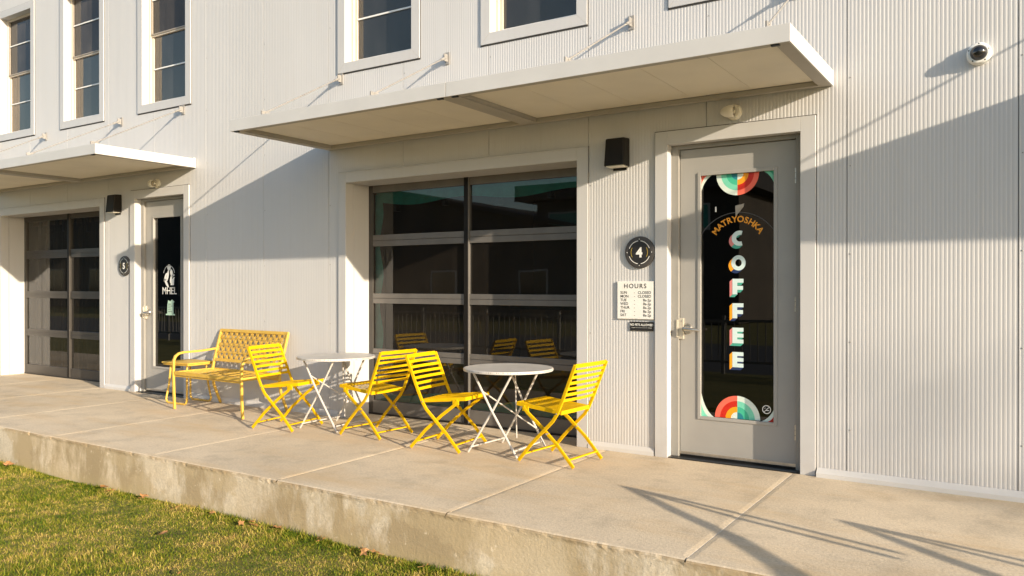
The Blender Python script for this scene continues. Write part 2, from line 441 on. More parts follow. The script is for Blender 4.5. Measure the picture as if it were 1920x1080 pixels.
# sampled rib profile
def prof_samples():
    xs = []
    k0 = int((XL-SIDE0)/PAN)-2; k1 = int((XR-SIDE0)/PAN)+2
    for k in range(k0, k1):
        s0 = SIDE0 + PAN*k
        xs += [(s0-.0028, .0003), (s0-.0024, .008), (s0+.0024, .008), (s0+.0028, .0003)]
        for j in range(40):
            a = s0 + PER*j
            for f, d in ((.06, 0), (.40, 0), (.52, .0012), (.64, .0012), (1.0, 0)):
                x = a + PER*f
                if s0+.0030 < x < s0+PAN-.0030: xs.append((x, d))
    xs.sort(); return np.array(xs)
PS = prof_samples()
def siding_rect(mb, x0, x1, z0, z1):
    if x1-x0 < 1e-4 or z1-z0 < 1e-4: return
    sel = PS[(PS[:, 0] > x0+1e-4) & (PS[:, 0] < x1-1e-4)]
    xs = [x0]+list(sel[:, 0])+[x1]; ds = [float(np.interp(x0, PS[:, 0], PS[:, 1]))]+list(sel[:, 1])+[float(np.interp(x1, PS[:, 0], PS[:, 1]))]
    n = len(xs); vs = [(x, d, z0) for x, d in zip(xs, ds)] + [(x, d, z1) for x, d in zip(xs, ds)]
    dk = [i for i in range(n-1) if ds[i] > .006 and ds[i+1] > .006]
    mb.add(vs, [(i, i+1, n+i+1, n+i) for i in range(n-1) if i not in dk], M['siding'])
    for i in dk: mb.add([vs[i], vs[i+1], vs[n+i+1], vs[n+i]], [(0, 1, 2, 3)], M['darkseam'])
holes = []
for o in (0, U):
    holes += [(GX0+o-.05, GX1+o+.05, -.2, GZ+.03), (DX0+o-.05, DX1+o+.05, -.2, DZ+.03)]
holes += [(c-WH-.05, c+WH+.05, WZ0-.05, WZ1+.05) for c in WC]
brk = sorted({XL, XR, *[h[0] for h in holes], *[h[1] for h in holes]})
b = MB()
for x0, x1 in zip(brk, brk[1:]):
    xm = (x0+x1)/2; zs = [(-.02, ZT)]
    for h in holes:
        if h[0] < xm < h[1]:
            zs = [q for z0, z1 in zs for q in ((z0, min(z1, h[2])), (max(z0, h[3]), z1)) if q[1]-q[0] > 1e-4]
    for z0, z1 in zs: siding_rect(b, x0, x1, z0, z1)
# small screws along the seams
for k in range(-14, 8):
    for z in np.arange(.35, 6.2, .62):
        x = SIDE0+PAN*k+.022
        if any(h[0]-.06 < x < h[1]+.06 and h[2]-.1 < z < h[3]+.1 for h in holes) or x > XR-.1 or x < XL+.1: continue
        b.lathe([(.0, .004), (.0045, .0025), (.0055, 0)], M['rod'], 6, (x, 0, z), '-y')
wall = bpart(b, 'wall')
# body of the building behind the siding: end walls, back wall, flat roof with parapet cap
b = MB()
b.box(XL, XL+.2, .02, 9, -.4, ZT, M['trim']); b.box(XR-.2, XR, .02, 9, -.4, ZT, M['trim']); b.box(XL+.2, XR-.2, 8.8, 9, -.4, ZT, M['trim'])
bpart(b, 'side_wall')
b = MB(); b.box(XL-.05, XR+.05, -.05, 9.05, ZT, ZT+.15, M['trim']); bpart(b, 'roof')
b = MB()
spans = [(-1.262, XR), (-3.10, -2.512), (-1.262+U, -6.022), (-3.10+U, -2.512+U), (XL, -6.022+U)]
for i, (x0, x1) in enumerate(spans):
    d = .045 if i == 0 else .018
    vs = [(x, y, z) for x in (x0, x1) for y, z in ((.0, .0), (-d, .0), (-d, .03), (-.004, .062), (.0, .062))]
    b = MB(); b.add(vs, [(0, 1, 2, 3, 4), (9, 8, 7, 6, 5)] + [(k, k+5, (k+1) % 5+5, (k+1) % 5) for k in range(5)], M['trim'])
    b.mats = [M['canopy']]; bpart(b, 'base_flashing')

def casing(mb, x0, x1, z0, z1, wd, depth, y0=-.014, sill=False, mat='trim'):
    m = M[mat]; yb = depth
    mb.box(x0-wd, x0, y0, yb, z0 - (wd if sill else 0), z1+wd, m)
    mb.box(x1, x1+wd, y0, yb, z0 - (wd if sill else 0), z1+wd, m)
    mb.box(x0, x1, y0, yb, z1, z1+wd, m)
    if sill: mb.box(x0, x1, y0, yb, z0-wd, z0, m)
    # shadow gap where the siding is cut round the trim
    d = M['darkseam']; e = .009; zb = z0-wd if sill else z0
    mb.box(x0-wd-e, x0-wd-.0002, -.003, .012, zb, z1+wd, d); mb.box(x1+wd+.0002, x1+wd+e*.6, -.003, .012, zb, z1+wd, d)
    mb.box(x0-wd-e, x1+wd+e*.6, -.003, .012, z1+wd+.0002, z1+wd+e, d)
    if sill: mb.box(x0-wd-e, x1+wd+e*.6, -.003, .012, zb-e*1.6, zb-.0002, d)

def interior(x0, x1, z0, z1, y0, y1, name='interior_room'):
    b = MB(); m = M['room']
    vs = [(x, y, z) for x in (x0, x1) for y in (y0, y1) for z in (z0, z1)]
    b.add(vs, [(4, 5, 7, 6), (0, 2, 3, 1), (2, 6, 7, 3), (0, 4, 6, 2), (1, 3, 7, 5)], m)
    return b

def garage(o):
    b = MB(); x0, x1 = GX0+o, GX1+o
    casing(b, x0, x1, 0, GZ, .105, .105)
    b.box(x0-.10, x0, .110, .40, 0, GZ, M['trim']); b.box(x1, x1+.10, .110, .40, 0, GZ, M['trim'])
    b.box(x0, x1, .110, .40, GZ, GZ+.1, M['trim'])
    b.box(x0-.11, x1+.11, -.02, -.0145, GZ+.100, GZ+.110, M['trim'])
    bpart(b, 'garage_casing', bevel=.002)
    # frame of the glass overhead door
    f = MB(); ya, yb = .330, .375; A = M['alu'] if o == 0 else M['alu_dark']; xm = -4.613+o
    f.box(x0, x0+.055, ya, yb, .02, GZ, M['alu_dark']); f.box(x1-.055, x1, ya, yb, .02, GZ, M['alu_dark'])
    rails = [(.02, .15), (.595, .645), (.649, .699), (1.18, 1.232), (1.236, 1.285), (1.785, 1.843), (1.847, 1.905), (2.355, GZ)]
    for z0, z1 in rails:
        f.box(x0+.055, xm-.028, ya+.004, yb, z0, z1, A); f.box(xm+.028, x1-.055, ya+.004, yb, z0, z1, A)
    f.box(xm-.028, xm+.020, ya-.012, yb, .02, GZ, M['bronze']); f.box(xm+.0202, xm+.028, ya-.010, yb, .02, GZ, A)  # lighter strip stands in for the mullion's sunlit right edge
    f.box(x0, x1, ya-.004, yb-.01, .0, .02, M['black'])
    for z in (.647, 1.234, 1.845):
        f.box(x0+.004, x1-.004, ya+.012, yb-.01, z-.003, z+.003, M['darkseam'])
    gd = bpart(f, 'garage_door', bevel=.002)
    for z0, z1 in ((.15, .595), (.699, 1.18), (1.285, 1.785), (1.905, 2.355)):
        for a, c in ((x0+.055, xm-.028), (xm+.028, x1-.055)):
            p = MB(); p.add([(a, .352, z0), (c, .352, z0), (c, .352, z1), (a, .352, z1)], [(0, 1, 2, 3)], M['gglass'])
            po = sub(p, 'pane', gd)
    # interior: room, door track hardware, wavy teal edging inside the glass
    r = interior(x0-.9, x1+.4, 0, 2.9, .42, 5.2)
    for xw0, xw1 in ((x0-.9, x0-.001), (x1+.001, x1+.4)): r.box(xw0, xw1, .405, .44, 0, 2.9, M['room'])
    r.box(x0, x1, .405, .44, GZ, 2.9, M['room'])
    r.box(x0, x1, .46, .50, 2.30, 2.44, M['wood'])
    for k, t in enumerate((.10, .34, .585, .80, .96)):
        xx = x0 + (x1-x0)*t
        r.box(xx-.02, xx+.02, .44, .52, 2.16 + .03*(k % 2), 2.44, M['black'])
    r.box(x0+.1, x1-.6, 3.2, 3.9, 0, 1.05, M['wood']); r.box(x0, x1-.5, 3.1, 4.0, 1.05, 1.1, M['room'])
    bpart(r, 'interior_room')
    if o == 0:
        t = MB(); n = 60; vs = []
        for i in range(n+1):
            z = .16 + 2.18*i/n; vs += [(x0+.03, .395, z), (x0+.125+.025*math.sin(z*9.5), .395, z)]
        t.add(vs, [(2*i, 2*i+1, 2*i+3, 2*i+2) for i in range(n)], M['tealfilm'])
        vs = []
        for i in range(n+1):
            x = x0+.05+(x1-x0-.1)*i/n; vs += [(x, .396, .14), (x, .396, .245+.03*math.sin(x*6))]
        t.add(vs, [(2*i, 2*i+1, 2*i+3, 2*i+2) for i in range(n)], M['tealfilm'])
        vs = []
        for i in range(n+1):
            x = x0+.05+(x1-x0-.1)*i/n; vs += [(x, .397, 2.36), (x, .397, 2.235+.025*math.sin(x*5))]
        t.add(vs, [(2*i, 2*i+1, 2*i+3, 2*i+2) for i in range(n)], M['tealfilm'])
        bpart(t, 'scalloped_curtain')
        p = MB(); px, pz = x0+.615*(x1-x0)+.55, 2.0
        p.tube([(px, 1.1, 2.9), (px, 1.1, pz+.16)], .006, M['black'], 6)
        p.box(px-.05, px+.05, 1.07, 1.13, pz+.02, pz+.15, M['letterwhite']); p.box(px-.045, px-.0, 1.06, 1.12, pz-.13, pz+.0, M['letterwhite'])
        bpart(p, 'hanging_light')
    else:
        # dusty drape hanging just inside unit glass
        t = MB(); n = 120; vs = []
        for i in range(n+1):
            x = x0+.06+(x1-x0-.12)*i/n; yy = .47+.03*math.sin(i*.55)+.015*math.sin(i*1.7)
            vs += [(x, yy, .02), (x, yy, 2.4)]
        t.add(vs, [(2*i, 2*i+1, 2*i+3, 2*i+2) for i in range(n)], paint('brown drape', (.035, .029, .021), .9, .3, 2))
        bpart(t, 'drape', smooth=True)
garage(0); garage(U)

def door(o):
    b = MB(); casing(b, DX0+o, DX1+o, 0, DZ, .105, .068, -.020)
    b.box(DX0+o-.12, DX0+o-.003, .0685, .16, 0, DZ, M['trim']); b.box(DX1+o+.003, DX1+o+.12, .0685, .16, 0, DZ, M['trim'])
    bpart(b, 'door_casing', bevel=.002)
    F = MB(); g = M['greyframe']
    F.box(DX0+o, -2.336+o, .070, .17, 0, DZ, g); F.box(-1.430+o, DX1+o, .070, .17, 0, DZ, g); F.box(-2.336+o, -1.430+o, .070, .17, 2.452, DZ, g)
    F.box(-2.336+o, -2.318+o, .147, .17, 0, 2.452, g); F.box(-1.448+o, -1.430+o, .147, .17, 0, 2.452, g)
    F.box(DX0+o, DX1+o, -.01, .17, .0, .008, M['black']); F.box(-2.336+o, -1.430+o, .10, .14, .008, .022, M['black'])
    bpart(F, 'door_frame', bevel=.0025)
    L = MB(); m = M['greydoor']; l0, l1 = -2.332+o, -1.434+o; g0, g1 = -2.165+o, -1.592+o; h0, h1 = .335, 2.236
    y0, y1 = .098, .142
    L.frame(l0, l1, .024, 2.448, g0, g1, h0, h1, y0, y1, m)
    # glazing beads, mitred look
    for x0, x1, z0, z1 in ((g0-.022, g0+.004, h0-.022, h1+.022), (g1-.004, g1+.022, h0-.022, h1+.022), (g0+.004, g1-.004, h0-.022, h0+.004), (g0+.004, g1-.004, h1-.004, h1+.022)):
        L.box(x0, x1, y0-.008, y0+.002, z0, z1, m)
    dr = bpart(L, 'door', bevel=.0025)
    p = MB(); p.add([(g0, .122, h0), (g1, .122, h0), (g1, .122, h1), (g0, .122, h1)], [(0, 1, 2, 3)], M['dglass']); sub(p, 'glass', dr)
    # handle
    H = MB(); z = 1.025; x = -2.268+o
    H.lathe([(0, .020), (.034, .020), (.043, .008), (.043, 0)], M['steel'], 20, (x, y0, z), '-y')
    H.lathe([(0, .088), (.018, .086), (.021, .0)], M['steel'], 12, (x, y0, z), '-y')
    H.tube([(x, y0-.072, z), (x+.03, y0-.080, z), (x+.075, y0-.078, z-.004), (x+.115, y0-.066, z-.008)], [.019, .018, .014, .009], M['steel'], 10)
    sub(H, 'handle', dr, smooth=True)
    P = MB(); P.box(-2.362+o, -2.296+o, y0-.026, y0-.003, .942, 1.108, M['plate'])
    P.box(-2.352+o, -2.338+o, y0-.036, y0-.026, .955, 1.095, M['plate'])
    for zz in (.965, 1.085): P.lathe([(0, .004), (.006, .003), (.007, 0)], M['steel'], 8, (-2.312+o, y0-.026, zz), '-y')
    sub(P, 'latch_guard', dr, bevel=.002)
    for zz in (.28, 1.23, 2.18, .84)[:4]:
        if zz == .84: continue
        hg = MB(); hg.tube([(-1.4325+o, y0-.010, zz-.055), (-1.4325+o, y0-.010, zz+.055)], .009, M['steel'], 10)
        for k in (-.02, .02): hg.tube([(-1.4325+o, y0-.010, zz+k-.001), (-1.4325+o, y0-.010, zz+k+.001)], .0098, M['black'], 10)
        sub(hg, 'hinge', dr, smooth=True)
    sw = MB(); sw.box(l0, l1, y0-.006, y0-.0005, .024, .046, M['steel']); sub(sw, 'door_sweep', dr)
    # dim room behind
    bpart(interior(DX0+o-.12, DX1+o+.12, 0, 2.7, .172, 3.5), 'interior_room')
    return dr
d4 = door(0); d5 = door(U)

# --- vinyl art on the door 4 glass
YV = .1205
cx = -1.8785
v = MB()
def arcs(mb, cz, r, top):
    a0 = (180, 270) if top else (90, 180); a1 = (270, 360) if top else (0, 90)
    cool = ['v_pale', 'v_mint', 'v_green', 'v_blue']; warm = ['v_coral', 'v_red', 'v_orange', 'v_pale']
    rad = [1, .77, .52, .28, 0]
    for k in range(4):
        mb.ringarc(cx, cz, r*rad[k+1], r*rad[k], *a0, YV, M[(cool if top else warm)[k]])
        mb.ringarc(cx, cz, r*rad[k+1], r*rad[k], *a1, YV, M[(warm if top else cool)[k]])
arcs(v, 2.232, .166, True); sub(v, 'rainbow_decal', d4); v = MB(); arcs(v, .339, .176, False); sub(v, 'rainbow_decal', d4)
def corner(mb, x, z, sx, sz, w_, h_, m1, m2):
    # concave corner piece: two bands
    for k, (s0, s1, mt) in enumerate(((0, .55, m1), (.55, 1, m2))):
        pts0 = []; pts1 = []
        for i in range(9):
            t = R(90*i/8)
            u_ = i/8; c = lambda s: (x + sx*w_*s*(.55*(1-math.sin(t))+.45*(1-u_)), z + sz*h_*s*(.55*(1-math.cos(t))+.45*u_))
            pts0.append(c(s0)); pts1.append(c(s1))
        vs = [(p[0], YV, p[1]) for q in zip(pts0, pts1) for p in q]
        mb.add(vs, [(2*i, 2*i+1, 2*i+3, 2*i+2) for i in range(8)], M[mt])
for c_ in ((-2.164, 2.235, 1, -1, .085, .12, 'v_coral', 'v_pale'), (-1.593, 2.235, -1, -1, .085, .12, 'v_green', 'v_mint'), (-2.164, .336, 1, 1, .10, .18, 'v_mint', 'v_pale'), (-1.593, .336, -1, 1, .10, .12, 'v_red', 'v_pale')):
    v = MB(); corner(v, *c_); sub(v, 'corner_decal', d4)
v = MB()
word = "MATRYOSHKA"; rad = .188; zc = 1.672
adv = [1.18, .98, .86, .95, .92, 1.1, .9, 1.02, .92, .98]; tot = sum(adv); ang = 62.0; acc = 0
for ch, a in zip(word, adv):
    t = ang - 2*ang*(acc+a/2)/tot; acc += a
    th = R(t)
    add_text(v, ch, .066, cx + rad*math.sin(-th), zc + rad*math.cos(th), YV, M['v_amber'], .0018, rot=th)
v.ringarc(cx, 1.60, .33, .337, 22, 158, YV+.0004, M['ringgrey'], 40)
# block letters with a drop side
def letter_poly(ch, x, z, w_, h_):
    t = .030
    if ch == 'E': return [(x, z), (x+w_, z), (x+w_, z+t), (x+t+.008, z+t), (x+t+.008, z+h_/2-t/2), (x+w_, z+h_/2-t/2), (x+w_, z+h_/2+t/2), (x+t+.008, z+h_/2+t/2), (x+t+.008, z+h_-t), (x+w_, z+h_-t), (x+w_, z+h_), (x, z+h_)]
    if ch == 'F': return [(x, z), (x+t+.008, z), (x+t+.008, z+h_*.42-t/2), (x+w_*.96, z+h_*.42-t/2), (x+w_*.96, z+h_*.42+t/2), (x+t+.008, z+h_*.42+t/2), (x+t+.008, z+h_-t), (x+w_, z+h_-t), (x+w_, z+h_), (x, z+h_)]
    cxx, czz = x+w_/2, z+h_/2
    if ch == 'C':
        o = [(cxx+.012+.058*math.cos(R(a))*1.05, czz+h_/2*math.sin(R(a))) for a in range(68, 293, 8)]
        i = [(cxx+.016+.030*math.cos(R(a)), czz+(h_/2-.033)*math.sin(R(a))) for a in range(292, 67, -8)]
        return o+i
def side_quads(mb, loop, d, ms, mbm, base):
    area = sum(loop[i][0]*loop[(i+1) % len(loop)][1]-loop[(i+1) % len(loop)][0]*loop[i][1] for i in range(len(loop)))
    for i in range(len(loop)):
        p, q = loop[i], loop[(i+1) % len(loop)]
        n = (q[1]-p[1], p[0]-q[0])
        if area < 0: n = (-n[0], -n[1])
        if n[0]*d[0]+n[1]*d[1] <= 1e-9: continue
        mb.add([(p[0], base+i*2e-5, p[1]), (q[0], base+i*2e-5, q[1]), (q[0]+d[0], base+i*2e-5, q[1]+d[1]), (p[0]+d[0], base+i*2e-5, p[1]+d[1])], [(0, 1, 2, 3)], M[ms] if abs(n[0]) >= abs(n[1]) else M[mbm])
sets = [('C', 1.674, 'v_pink', 'v_teal', .118), ('O', 1.484, 'v_orange', 'v_navy', .118), ('F', 1.300, 'v_pink', 'v_teal', .120), ('F', 1.115, 'v_orange', 'v_navy', .116), ('E', .922, 'v_pink', 'v_teal', .120), ('E', .736, 'v_orange', 'v_navy', .118)]
for ch, z, ms, mbm, h_ in sets:
    x = -1.917; w_ = .086; d = (-.022, -.021)
    if ch == 'O':
        ccx, ccz = x+w_/2+.004, z+h_/2
        out = [(ccx+.056*math.cos(R(a)), ccz+h_/2*math.sin(R(a))) for a in range(0, 360, 10)]
        inn = [(ccx+.025*math.cos(R(a)), ccz+(h_/2-.031)*math.sin(R(a))) for a in range(0, 360, 10)]
        side_quads(v, out, d, ms, mbm, YV+.0004); 
        side_quads(v, inn[::-1], (-d[0]*-1*.6, d[1]*.6), ms, mbm, YV+.0009)
        vs = [(p[0], YV-.0004, p[1]) for q in zip(out, inn) for p in q]; n = len(out)
        v.add(vs, [(2*i, 2*i+1, (2*i+3) % (2*n), (2*i+2) % (2*n)) for i in range(n)], M['v_face'])
        inner = [(p[0], p[1]) for p in inn]
        v.ringarc(ccx+.012, ccz, .0, .020, 90, 270, YV-.0001, M['v_orange']) if False else None
    else:
        lp = letter_poly(ch, x, z, w_, h_)
        side_quads(v, lp, d, ms, mbm, YV+.0004)
        if ch == 'C':
            n = len(lp)//2; vs = [(p[0], YV-.0004, p[1]) for q in zip(lp[:n], lp[n:][::-1]) for p in q]
            v.add(vs, [(2*i, 2*i+1, 2*i+3, 2*i+2) for i in range(n-1)], M['v_face'])
        else: v.poly(lp, YV-.0004, M['v_face'])
sub(v, 'shop_lettering', d4)
v = MB(); nx_, nz_ = -1.655, .428
v.ringarc(nx_, nz_, .027, .033, 0, 360, YV, M['letterwhite'], 36)
v.poly([(nx_-.021, nz_-.018), (nx_-.018, nz_-.021), (nx_+.021, nz_+.018), (nx_+.018, nz_+.021)], YV-.0003, M['letterwhite'])
v.box(nx_-.004, nx_+.020, YV, YV+.0002, nz_-.009, nz_-.003, M['letterwhite']); v.ringarc(nx_-.010, nz_+.006, .005, .007, 0, 200, YV, M['letterwhite'], 8)
sub(v, 'no_smoking_sticker', d4)
v = MB(); v.poly([(-1.895, 1.985), (-1.825, 2.0), (-1.83, 1.975), (-1.893, 1.90)], YV, paint('taped note', (.32, .29, .25), .7, .15, 20)); sub(v, 'taped_note', d4); v = MB(); v.box(-2.055, -2.043, YV, YV+.0003, 1.945, 1.985, M['letterwhite'])
sub(v, 'taped_note', d4)

# --- decals on the door 5 glass
v = MB(); mw = M['letterwhite']; mx, mz = -9.11, 1.525
v.ringarc(mx, mz-.02, .112, .120, 12, 168, YV, mw, 30)
def blob(x, z, a, b_, rot, mt=mw, n=18, y=YV):
    c_, s_ = math.cos(R(rot)), math.sin(R(rot))
    v.poly([(x + a*math.cos(t)*c_ - b_*math.sin(t)*s_, z + a*math.cos(t)*s_ + b_*math.sin(t)*c_) for t in [2*math.pi*i/n for i in range(n)]], y, mt)
blob(mx, mz+.075, .038, .038, 0)
for x, z, a, b_, r_ in ((-.03, -.03, .075, .022, 74), (.055, .0, .055, .028, 110), (-.075, -.05, .06, .02, 65), (-.055, -.125, .07, .02, -50), (.04, -.08, .05, .02, 80), (.085, -.03, .03, .012, 20)):
    blob(mx+x, mz+z, a, b_, r_)
v.poly([(mx+.03, mz-.15), (mx+.10, mz-.15), (mx+.105, mz-.07), (mx+.12, mz-.05), (mx+.085, mz-.055), (mx+.05, mz-.09)], YV-.0003, mw)
v.box(mx+.01, mx+.12, YV, YV+.0003, mz-.19, mz-.183, mw)
add_text(v, "MHEL", .128, mx+.005, 1.262, YV, mw, .0008, sx=.95)
v.box(mx-.075, mx-.005, YV-.0003, YV-.0001, 1.302, 1.309, mw)
sub(v, 'shop_lettering', d5)
v = MB(); pg = paint('pale green notice', srgb(176, 206, 186), .6, .06, 30)
v.poly([(-9.15, 1.01), (-9.02, 1.01), (-9.02, 1.15), (-9.0, 1.165), (-9.05, 1.195), (-9.085, 1.17), (-9.13, 1.185), (-9.145, 1.13)], YV, pg)
v.box(-9.18, -8.99, YV, YV+.0003, .995, 1.012, pg)
for k in range(5): v.box(-9.13, -9.13+random.uniform(.05, .09), YV-.0004, YV-.0002, 1.035+.024*k, 1.043+.024*k, M['ringgrey'])
sub(v, 'paper_notice', d5)

# --- sash windows upstairs
def window(c, screen):
    b = MB(); x0, x1 = c-WH, c+WH; casing(b, x0, x1, WZ0, WZ1, .10, .022, sill=True)
    for x in (x0, x1):      # mitre lines of the trim
        s_ = -1 if x == x0 else 1
        for z, t in ((WZ0, -1), (WZ1, 1)):
            b.bar((x+s_*.003, -.0142, z+t*.003), (x+s_*.097, -.0142, z+t*.097), .0022, .0012, M['beam'], (0, 1, 0))
    for x in (x0-.05, x1): b.box(x, x+.05, .0225, .10, WZ0-.04, WZ1+.04, M['trim'])
    b.box(x0, x1, .0225, .10, WZ0-.05, WZ0, M['trim']); b.box(x0, x1, .0225, .10, WZ1, WZ1+.05, M['trim'])
    wn = bpart(b, 'window', bevel=.0015)
    zm = 4.565; s = MB(); F = M['sash']
    # outer frame and lower sash
    s.box(x0, x0+.028, .085, .150, WZ0, WZ1, F); s.box(x1-.028, x1, .085, .150, WZ0, WZ1, F)
    s.box(x0+.028, x1-.028, .085, .150, WZ0, WZ0+.018, M['muntin']); s.box(x0+.028, x1-.028, .085, .150, WZ1-.03, WZ1, F)
    s.box(x0+.028, x0+.060, .112, .140, WZ0+.018, zm, F); s.box(x1-.060, x1-.028, .112, .140, WZ0+.018, zm, F)
    s.box(x0+.060, x1-.060, .112, .140, WZ0+.018, WZ0+.052, M['muntin'])
    s.box(x0+.028, x1-.028, .100, .140, zm-.012, zm+.028, F)
    s.box(x0+.020, x1-.020, .090, .100, zm+.006, zm+.022, M['sashdark'])
    # upper sash
    s.box(x0+.028, x0+.055, .095, .125, zm+.03, WZ1-.03, M['sashdark']); s.box(x1-.055, x1-.028, .095, .125, zm+.03, WZ1-.03, M['sashdark'])
    sub(s, 'sash', wn, bevel=.0015)
    for z, y in ((4.137, .118), (5.02, .102)):
        m = MB(); m.box(x0+.055, x1-.055, y-.006, y+.003, z-.008, z+.008, M['muntin']); sub(m, 'muntin', wn)
    p = MB(); p.add([(x0+.05, .126, WZ0+.04), (x1-.05, .126, WZ0+.04), (x1-.05, .126, zm), (x0+.05, .126, zm)], [(0, 1, 2, 3)], M['wglass']); sub(p, 'pane', wn)
    p = MB(); p.add([(x0+.05, .110, zm+.02), (x1-.05, .110, zm+.02), (x1-.05, .110, WZ1-.02), (x0+.05, .110, WZ1-.02)], [(0, 1, 2, 3)], M['screen'] if screen else M['wglass']); sub(p, 'pane', wn)
    # inner jambs and dark room
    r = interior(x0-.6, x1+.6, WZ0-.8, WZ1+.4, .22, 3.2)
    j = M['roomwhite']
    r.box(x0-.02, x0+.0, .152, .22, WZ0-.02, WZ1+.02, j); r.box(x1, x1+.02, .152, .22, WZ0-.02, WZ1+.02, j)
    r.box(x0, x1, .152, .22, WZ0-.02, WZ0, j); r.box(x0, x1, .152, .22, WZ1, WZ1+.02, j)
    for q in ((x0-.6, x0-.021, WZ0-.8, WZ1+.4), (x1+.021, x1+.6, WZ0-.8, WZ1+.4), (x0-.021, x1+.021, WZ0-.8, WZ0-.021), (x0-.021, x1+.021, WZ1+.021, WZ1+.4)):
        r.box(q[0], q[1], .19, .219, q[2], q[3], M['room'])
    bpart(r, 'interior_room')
for i, c in enumerate(WC): window(c, i < 3)

# ------------------------------------------------------------------ canopies
CX0, CX1, CY, CZ0, CZ1 = -6.161, -1.155, -1.238, 2.785, 2.893
def make_canopy():
    L = CX1-CX0
    root = empty('entrance_canopy', (CX0, 0, CZ0)); Z = CZ1-CZ0
    b = MB(); m = M['canopy']; mid = L/2-.01; t = .012
    b.box(0, mid-.003, CY, CY+t, 0, Z, m); b.box(mid+.003, L, CY, CY+t, 0, Z, m)      # front fascia in two lengths
    b.box(0, t, CY+t, -.004, 0, Z, m); b.box(L-t, L, CY+t, -.004, 0, Z, m)             # end fascias
    b.box(mid-.003, mid+.003, CY+.004, CY+t, 0, Z, M['darkseam'])
    b.build('fascia', root, bevel=.0015)
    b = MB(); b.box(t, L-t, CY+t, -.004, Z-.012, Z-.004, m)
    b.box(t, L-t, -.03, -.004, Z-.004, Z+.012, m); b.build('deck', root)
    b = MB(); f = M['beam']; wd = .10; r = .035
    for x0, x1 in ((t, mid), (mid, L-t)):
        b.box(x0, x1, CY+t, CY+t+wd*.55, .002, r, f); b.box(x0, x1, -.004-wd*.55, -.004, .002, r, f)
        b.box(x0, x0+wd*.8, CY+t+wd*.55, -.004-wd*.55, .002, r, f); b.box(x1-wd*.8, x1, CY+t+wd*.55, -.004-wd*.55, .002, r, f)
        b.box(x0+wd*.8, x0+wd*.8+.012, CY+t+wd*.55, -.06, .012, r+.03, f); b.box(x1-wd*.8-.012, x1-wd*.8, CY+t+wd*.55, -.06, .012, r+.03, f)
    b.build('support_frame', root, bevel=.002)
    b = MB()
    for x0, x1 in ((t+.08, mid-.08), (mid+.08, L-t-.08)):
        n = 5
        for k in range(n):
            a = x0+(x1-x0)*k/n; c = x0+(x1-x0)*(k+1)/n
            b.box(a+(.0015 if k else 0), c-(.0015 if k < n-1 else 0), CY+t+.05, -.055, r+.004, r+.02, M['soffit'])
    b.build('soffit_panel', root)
    for xl, xw in ((.393, .185), (1.707, 1.568), (3.497, 3.451), (4.86, 4.76)):
        b = MB(); p = Vector((xl, CY+.07, Z+.03)); q = Vector((xw, -.035, .725)); d = (q-p).normalized()
        b.tube([p+d*.05, q-d*.05], .0065, M['rod'], 10)
        b.tube([p, p+d*.07], .010, M['rod'], 10); b.tube([q-d*.09, q], .012, M['rod'], 10)
        b.box(xl-.006, xl+.006, CY+.03, CY+.12, Z-.003, Z+.045, M['rod']); b.box(xl-.05, xl+.03, CY+.02, CY+.14, Z-.004, Z+.004, M['rod'])
        b.box(xw-.006, xw+.006, -.06, -.004, .69, .76, M['rod']); b.box(xw-.025, xw+.025, -.012, -.003, .67, .78, M['rod'])
        b.build('tension_rod', root, smooth=True)
    for x in (.06, mid-.07, mid+.07, L-.09):
        b = MB(); b.box(x-.025, x+.025, CY+.015, CY+.040, -.008, .004, M['black']); b.build('drip_outlet', root)
    return tag(root, 'cream flat steel canopy over the garage door and coffee shop door', 'canopy', 'flat canopies along the facade')
can = make_canopy()
dup(can, 'cream flat steel canopy farther left, over the door marked 5', (CX0+U, 0, CZ0))
dup(can, 'cream flat steel canopy beyond the dome camera, outside the right edge', (CX0-U, 0, CZ0))

# ------------------------------------------------------------------ wall fittings
def make_sconce():
    root = empty('wall_light', (-2.814, 0, 2.455)); b = MB()
    vs = [(-.088, 0, -.115), (.088, 0, -.115), (.088, 0, .120), (-.088, 0, .120), (-.090, -.125, -.112), (.090, -.125, -.112), (.084, -.105, .112), (-.084, -.105, .112)]
    b.add(vs, [(4, 5, 6, 7), (0, 4, 7, 3), (1, 2, 6, 5), (3, 7, 6, 2), (0, 3, 2, 1)], M['bronze'])
    b.build('housing', root, bevel=.012)
    b = MB(); b.box(-.076, .076, -.112, -.012, -.121, -.108, M['plastic']); b.build('lens', root, bevel=.004)
    b = MB(); b.box(-.06, .06, -.006, -.0005, -.14, -.10, M['bronze']); b.build('back_plate', root)
    return tag(root, 'dark bronze box wall light beside the coffee shop door', 'wall light', 'dark wall lights beside the doors')
sc = make_sconce(); dup(sc, 'dark bronze box wall light near the round 5 sign', (-2.814+U+.02, 0, 2.440))

